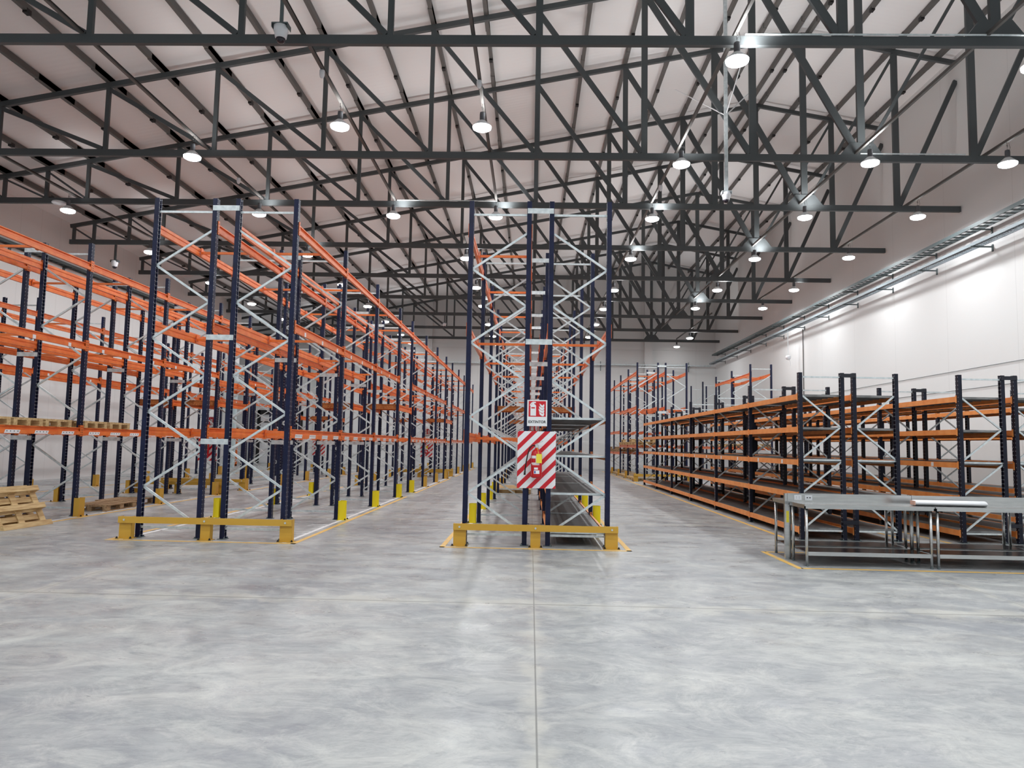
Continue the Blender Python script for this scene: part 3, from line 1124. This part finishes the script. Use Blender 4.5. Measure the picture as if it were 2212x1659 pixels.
marks('white line with ticks along the second left rack row', [(-9.34, -9.28, 8, 21.8), (-9.34, -9.28, 23.8, 40.2)] + ticks(-9.3, 1, LY2), 'linewhite')
marks('yellow line along the rack row by the left wall', [(-14.5, -14.42, 10, 41.2)], 'lineyellow')
marks('yellow line along the low shelving row in the main aisle', [(4.72, 4.8, 13.4, 48.9), (4.72, 7.05, 13.36, 13.44), (7.0, 7.07, 13.4, 32.6)], 'lineyellow')
marks('yellow line along the second low shelving block', [(7.6, 7.67, 13.4, 32.6), (7.6, 10.1, 13.36, 13.43)], 'lineyellow')
marks('yellow rectangle painted around the steel worktables', [(3.78, 9.6, 10.40, 10.47), (3.72, 3.80, 10.40, 12.05), (3.78, 4.4, 11.98, 12.05)], 'lineyellow')


# ------------------------------------------------------------------ pallets
def pallet_parts(m):
    P = []
    for e in (-.345, -.175, 0, .175, .345):
        hw = .0725 if abs(e) in (0, .345) else .05
        P.append(('deck_board', MB().box(-.6, .6, e - hw, e + hw, .122, .144)))
    for x in (-.5275, 0, .5275):
        P.append(('stringer_board', MB().box(x - .0725, x + .0725, -.4, .4, .1, .122)))
        for y in (-.35, 0, .35):
            P.append(('block', MB().box(x - .0725, x + .0725, y - .05, y + .05, .022, .1)))
    for y in (-.35, 0, .35):
        P.append(('bottom_board', MB().box(-.6, .6, y - .05, y + .05, 0, .022)))
    return [(nm, x.mesh(nm, m)) for nm, x in P]


PP = {'wood': pallet_parts('wood'), 'woodold': pallet_parts('woodold')}


def pallet(loc, rz, label, m='wood', grp=None, rot=None, parts=True):
    t = thing('wooden_pallet', label, 'pallet', loc, rz, grp)
    if rot:
        t.rotation_euler = rot
    for nm, me in PP[m]:
        link(nm, me, t)
    return t


HP = math.pi / 2
# row of pallets on the second left rack (length along X, resting on both beams)
k = 0
for y in (12.55, 13.42, 14.3, 15.55, 16.12 + .35):
    pallet((-9.95, y, LV[2] + .15), 0, 'wooden pallet on the low orange beam at far left, %s from the front' % ORD[k], 'wood', 'pallets on the left rack beam')
    k += 1
pallet((-9.75, 16.75, 0), HP, 'weathered pallet on the floor inside the second left rack, nearer one', 'woodold')
pallet((-9.95, 17.98, 0), HP, 'weathered pallet on the floor inside the second left rack, farther one', 'woodold')
# leaning pallets at the left edge, long side along the aisle, undersides towards the aisle
for k, (x, y, mm, ang) in enumerate([(-8.98, 13.12, 'wood', 63), (-9.22, 13.2, 'wood', 61)]):
    t = pallet((x, y, 0.0), 0, ['wooden pallet leaning in front at the left edge, underside showing', 'second leaning pallet hidden behind the one at the left edge'][k], mm, 'leaning pallets')
    a = math.radians(ang)
    # local x -> along Y, local y -> up the lean, local z -> away from the aisle
    ex = Vector((0.05, 1, 0)).normalized()
    ey = Vector((-math.cos(a), 0, math.sin(a)))
    ez = ex.cross(ey).normalized()
    ey = ez.cross(ex)
    if ez.x > 0:
        ex, ez = -ex, -ez
    R_ = Matrix((ex, ey, ez)).transposed()
    t.rotation_euler = R_.to_euler()
    t.location = Vector((x, y, 0)) + ey * .4 + Vector((0, 0, .003))
# inside the centre rack, beyond the passage
for k, y in enumerate((25.2, 26.1, 27.0)):
    pallet((-.57, y, 0), 0, 'pallet on the floor in the centre rack beyond the passage, %s' % ['front', 'middle', 'rear'][k], 'wood', 'pallets on the floor of the centre rack')
# far right racks
k = 0
for b_ in range(4):
    z = (1.6 if b_ < 2 else 1.2) + .15
    for q in range(3):
        y = FY[b_] + .6 + q * 1.05
        pallet((5.64, y, z), 0, 'pallet on the far right rack beam, %s from the front' % ORD[k], 'wood' if b_ < 2 else 'woodold', 'pallets on the far right beams')
        if (k * 7) % 3 == 1:
            pallet((5.64, y, z + .146), 0, 'pallet stacked on another on the far right beam, above the %s' % ORD[k], 'wood' if b_ < 2 else 'woodold', 'pallets on the far right beams')
        k += 1
k = 0
for b_ in range(4):
    for q in range(3):
        y = FY[b_] + .6 + q * 1.05
        pallet((5.64, y, 0), 0, 'pallet on the floor in the far right rack, %s from the front' % ORD[k], 'wood', 'pallets on the far right floor')
        k += 1
k = 0
for b_ in range(2):
    for q in range(3):
        y = FY[b_] + .6 + q * 1.05
        pallet((11.1, y, 1.75), 0, 'pallet on the corner rack beside the right wall, %s from front' % ORD[k], 'wood', 'pallets on the corner rack')
        k += 1


# ------------------------------------------------------------------ fire extinguisher points
def text_mesh(s, size, m, ext=.0005):
    cu = bpy.data.curves.new('t', 'FONT')
    cu.body = s
    cu.size = size
    cu.align_x = 'CENTER'
    cu.extrude = ext
    cu.offset = size * .022
    o = bpy.data.objects.new('t', cu)
    C.objects.link(o)
    dg = bpy.context.evaluated_depsgraph_get()
    me = bpy.data.meshes.new_from_object(o.evaluated_get(dg))
    bpy.data.objects.remove(o)
    me.materials.clear()
    me.materials.append(MT[m])
    return me


TXT = text_mesh('EXTINTOR', .0595, 'ink')


def fire_sign(x, y, z, label):
    t = thing('extinguisher_sign', label, 'sign', (x, y, z), 0, 'fire extinguisher signs')
    link('sign_plate', MB().box(-.165, .165, 0, .006, -.215, .215).mesh('p', 'white'), t)
    link('red_field', MB().box(-.142, .142, -.002, 0, -.06, .197).mesh('r', 'red'), t)
    mb = MB()
    mb.prism_y([(-.112, -.045), (-.02, -.045), (-.02, .115), (-.03, .138), (-.052, .148), (-.052, .16), (-.02, .165), (-.03, .185), (-.075, .185),
                (-.105, .165), (-.125, .125), (-.112, .118), (-.098, .148), (-.085, .155), (-.085, .148), (-.105, .135), (-.112, .115)], -.004, -.002)
    mb.cur = 1
    mb.box(-.098, -.038, -.005, -.004, .075, .095)
    mb.cur = 0
    link('extinguisher_pictogram', mb.mesh('e', ['white', 'red']), t)
    mb = MB()
    for q, (zz, w_) in enumerate(((-.05, .075), (-.0, .085), (.045, .08), (.09, .07))):
        mb.prism_y([(.105, zz), (.105 + .012, zz + .03), (.11, zz + .062), (.085, zz + .035), (.07, zz + .045), (.105 - w_, zz + .07), (.105 - w_ + .012, zz + .025), (.08, zz - .0)], -.004, -.002)
    link('flame_pictogram', mb.mesh('f', 'white'), t)
    link('lettering', TXT, t, (0, -.002, -.165), (math.pi / 2, 0, 0))
    return t


def clip(poly, f):
    out = []
    for i in range(len(poly)):
        a, b_ = poly[i], poly[(i + 1) % len(poly)]
        fa, fb = f(a), f(b_)
        if fa >= 0:
            out.append(a)
        if (fa >= 0) != (fb >= 0):
            t_ = fa / (fa - fb)
            out.append((a[0] + (b_[0] - a[0]) * t_, a[1] + (b_[1] - a[1]) * t_))
    return out


def board(x, y, z, label):
    hw, hh = .315, .465
    t = thing('extinguisher_board', label, 'sign board', (x, y, z), 0, 'striped extinguisher boards')
    link('backing_panel', MB().box(-hw, hw, 0, .01, -hh, hh).mesh('b', 'white'), t)
    mb = MB()
    per, fr = .212, .44
    k = -8
    while k < 9:
        c0 = k * per + .03
        c1 = c0 + per * fr
        # band c0 < z - x < c1
        p = [(-hw, -hh), (hw, -hh), (hw, hh), (-hw, hh)]
        p = clip(p, lambda q: (q[1] - q[0]) - c0)
        p = clip(p, lambda q: c1 - (q[1] - q[0])) if len(p) > 2 else p
        if len(p) > 2:
            mb.prism_y(p, -.002, 0)
        k += 1
    link('red_stripes', mb.mesh('s', 'red'), t)
    return t


def extinguisher(x, y, z, label):
    t = thing('fire_extinguisher', label, 'fire extinguisher', (x, y, z - .02), 0, 'fire extinguishers')
    t.scale = (1.12, 1.12, 1.12)
    link('cylinder', MB().lathe([(.06, 0), (.078, .01), (.08, .03), (.08, .33), (.07, .375), (.045, .405), (.025, .415), (.022, .44)], n=28).mesh('c', 'extred', True), t)
    v = MB().lathe([(.022, .43), (.026, .44), (.026, .475), (.015, .48)], n=14)
    v.bar((-.02, 0, .48), (.09, -.02, .53), .022, .008)
    v.bar((-.02, 0, .468), (.075, -.02, .455), .018, .008)
    link('valve_handle', v.mesh('v', 'galv'), t)
    link('hose', MB().tube([(-.02, 0, .46), (-.06, -.01, .47), (-.1, -.02, .43), (-.13, -.03, .33), (-.15, -.03, .22), (-.165, -.03, .1)], .009, 8).tube([(-.165, -.03, .1), (-.17, -.03, .04)], [.012, .016], 8).mesh('h', 'black', True), t)
    lb = MB()
    for a0, a1, z0, z1, c_ in ((-150, -60, .2, .32, 0), (-150, -100, .22, .28, 1), (-140, -60, .185, .195, 0), (-115, -75, .12, .15, 0), (-118, -58, .06, .11, 0), (-112, -98, .068, .1, 2)):
        lb.cur = c_
        n_ = 8
        rr = .0815 + .0006 * c_
        A = [math.radians(a0 + (a1 - a0) * q / n_) for q in range(n_ + 1)]
        vs = [(rr * math.cos(a), rr * math.sin(a), z0) for a in A] + [(rr * math.cos(a), rr * math.sin(a), z1) for a in A]
        lb.add(vs, [(q, q + 1, q + n_ + 2, q + n_ + 1) for q in range(n_)])
    link('label_stickers', lb.mesh('l', ['white', 'extred', 'blue']), t)
    link('inspection_tag', MB().box(-.005, .075, -.096, -.093, .215, .345).bar((.03, -.094, .345), (.0, -.02, .45), .004, .004).mesh('t', 'tag'), t)
    link('wall_hook', MB().box(-.02, .02, .0, .12, .41, .43).mesh('w', 'black'), t)
    return t


YE = 12.15 - UW / 2 - .026
fire_sign(.1, YE, 2.165, 'white and red EXTINTOR sign at the head of the centre rack')
board(.1, YE, 1.40, 'red and white striped board at the head of the centre rack')
extinguisher(.1, YE - .11, 1.13, 'red extinguisher with yellow tag on the centre rack head board')
for (x, y, d) in ((.11, 24.43, 'past the passage of the centre rack'), (-10.62, 23.93, 'past the passage of second left racks'),
                  (-5.26, 37.13, 'past the second passage of near left racks'), (-10.62, 36.63, 'past the second passage of second left racks')):
    fire_sign(x, y, 2.165, 'EXTINTOR sign %s' % d)
    board(x, y, 1.40, 'striped extinguisher board %s' % d)
    extinguisher(x, y - .11, 1.13, 'red extinguisher %s' % d)


# ------------------------------------------------------------------ stainless worktables
def table(x0, x1, y0, y1, label, splash):
    """y0 the open front, y1 the back"""
    w_, d_ = x1 - x0, abs(y1 - y0)
    sg = 1 if y1 > y0 else -1
    t = thing('steel_worktable', label, 'worktable', ((x0 + x1) / 2, (y0 + y1) / 2, 0), 0, 'stainless worktables')
    link('tabletop', MB().box(-w_ / 2, w_ / 2, -d_ / 2, d_ / 2, .845, .865).box(-w_ / 2, w_ / 2, -d_ / 2, -d_ / 2 + .015, .81, .845).box(-w_ / 2, w_ / 2, d_ / 2 - .015, d_ / 2, .81, .845)
         .box(-w_ / 2, -w_ / 2 + .015, -d_ / 2, d_ / 2, .81, .845).box(w_ / 2 - .015, w_ / 2, -d_ / 2, d_ / 2, .81, .845).mesh('top', 'inox'), t)
    link('undershelf', MB().box(-w_ / 2 + .04, w_ / 2 - .04, -d_ / 2 + .04, d_ / 2 - .04, .185, .2).mesh('us', 'inoxdark'), t)
    link('shelf_edge', MB().box(-w_ / 2 + .04, w_ / 2 - .04, -d_ / 2 + .03, -d_ / 2 + .045, .15, .205).box(-w_ / 2 + .04, w_ / 2 - .04, d_ / 2 - .045, d_ / 2 - .03, .15, .205).mesh('se', 'inox'), t)
    for x in (-w_ / 2 + .04, w_ / 2 - .04):
        for y in (-d_ / 2 + .045, d_ / 2 - .045):
            lg_ = link('leg', MB().tube([(0, 0, .02), (0, 0, .845)], .021, 14).mesh('leg', 'inox', True), t, (x, y, 0))
            link('foot', MB().lathe([(.014, 0), (.022, .004), (.022, .02), (.016, .03)], n=14).mesh('ft', 'galvdark', True), lg_)
    if splash:
        y = d_ / 2
        s_ = link('splashback', MB().box(-w_ / 2 - .02, w_ / 2, y - .0, y + .05, .80, .985).mesh('sp', 'inox'), t)
        if splash == 2:
            for q, (ox, holes) in enumerate(((.13, ((-.02, .012), (.02, .012), (-.02, -.008), (.02, -.008))), (.29, ((-.02, 0), (.02, 0))))):
                pl = MB().box(-.055, .055, -.008, 0, -.036, .036)
                pl.cur = 1
                for hx, hz in holes:
                    r_ = .004 if q == 0 else .011
                    pl.box(hx - r_, hx + r_, -.0095, -.008, hz - r_ * .7, hz + r_ * .7)
                link('power_outlet', pl.mesh('po', ['plastic', 'ink']), s_, (-w_ / 2 + ox, y, .925))
            link('cable_riser', MB().box(-.04, .05, -.02, .03, .03, .98).box(-.03, .04, -.01, .02, .0, .03).mesh('cr', 'inox'), s_, (-w_ / 2 - .02, y + .03, 0))
            link('riser_sticker', MB().box(-.02, .02, -.0215, -.0205, .55, .72).mesh('rs', 'tag'), s_, (-w_ / 2 - .02, y + .03, 0))
    return t


TX = [(3.90, 5.72), (5.735, 7.555), (7.57, 9.39)]
for k, (a, b_) in enumerate(TX):
    table(a, b_, 10.6, 11.23, ['stainless worktable at the left end of front row, with power outlets', 'second stainless worktable of front row, with the white roll', 'third stainless worktable of front row, outside the right edge'][k], 2 if k == 0 else 1)
    table(a, b_, 11.31, 12.0, ['stainless worktable behind the left-end front worktable', 'stainless worktable behind the one with the white roll', 'stainless worktable behind the third front one'][k], 0)
rl = MB()
prof = []
for k in range(16):
    a = 2 * math.pi * k / 16
    prof.append((.5 * 0, math.cos(a), math.sin(a)))
vs, fs = [], []
for xi, x in enumerate((0, .01, 1.0, 1.02)):
    sc_ = (.9, 1, 1, .6)[xi]
    for _, cy, cz in prof:
        vs.append((x, cy * .085 * sc_, .04 + max(-.04, cz * .042 * sc_)))
for i in range(3):
    for k in range(16):
        fs.append((i * 16 + k, i * 16 + (k + 1) % 16, (i + 1) * 16 + (k + 1) % 16, (i + 1) * 16 + k))
fs += [tuple(range(15, -1, -1)), tuple(48 + k for k in range(16))]
rl.add(vs, fs)
t = thing('plastic_roll', 'white flattened roll of sheeting lying on the second worktable', 'roll', (5.55, 10.86, .866), -.03)
link('sheeting', rl.mesh('roll', 'white', True), t)
link('end_print', MB().prism_z([(-.012, -.07), (.0, -.075), (.0, .075), (-.012, .06)], .01, .07).mesh('e', 'salmon'), t)

# orange framed panel and dock bits at far left
t = thing('panel_screen', 'orange-framed salmon panel standing near the far left dock door', 'panel', (-19.3, 46.0, 0))
link('panel', MB().box(-.7, .7, -.03, .03, .1, 2.3).mesh('p', 'salmon'), t)
link('frame', MB().box(-.78, -.7, -.04, .04, 0, 2.4).box(.7, .78, -.04, .04, 0, 2.4).box(-.78, .78, -.04, .04, 2.3, 2.4).box(-.78, .78, -.04, .04, 0, .1).mesh('f', 'orange'), t)
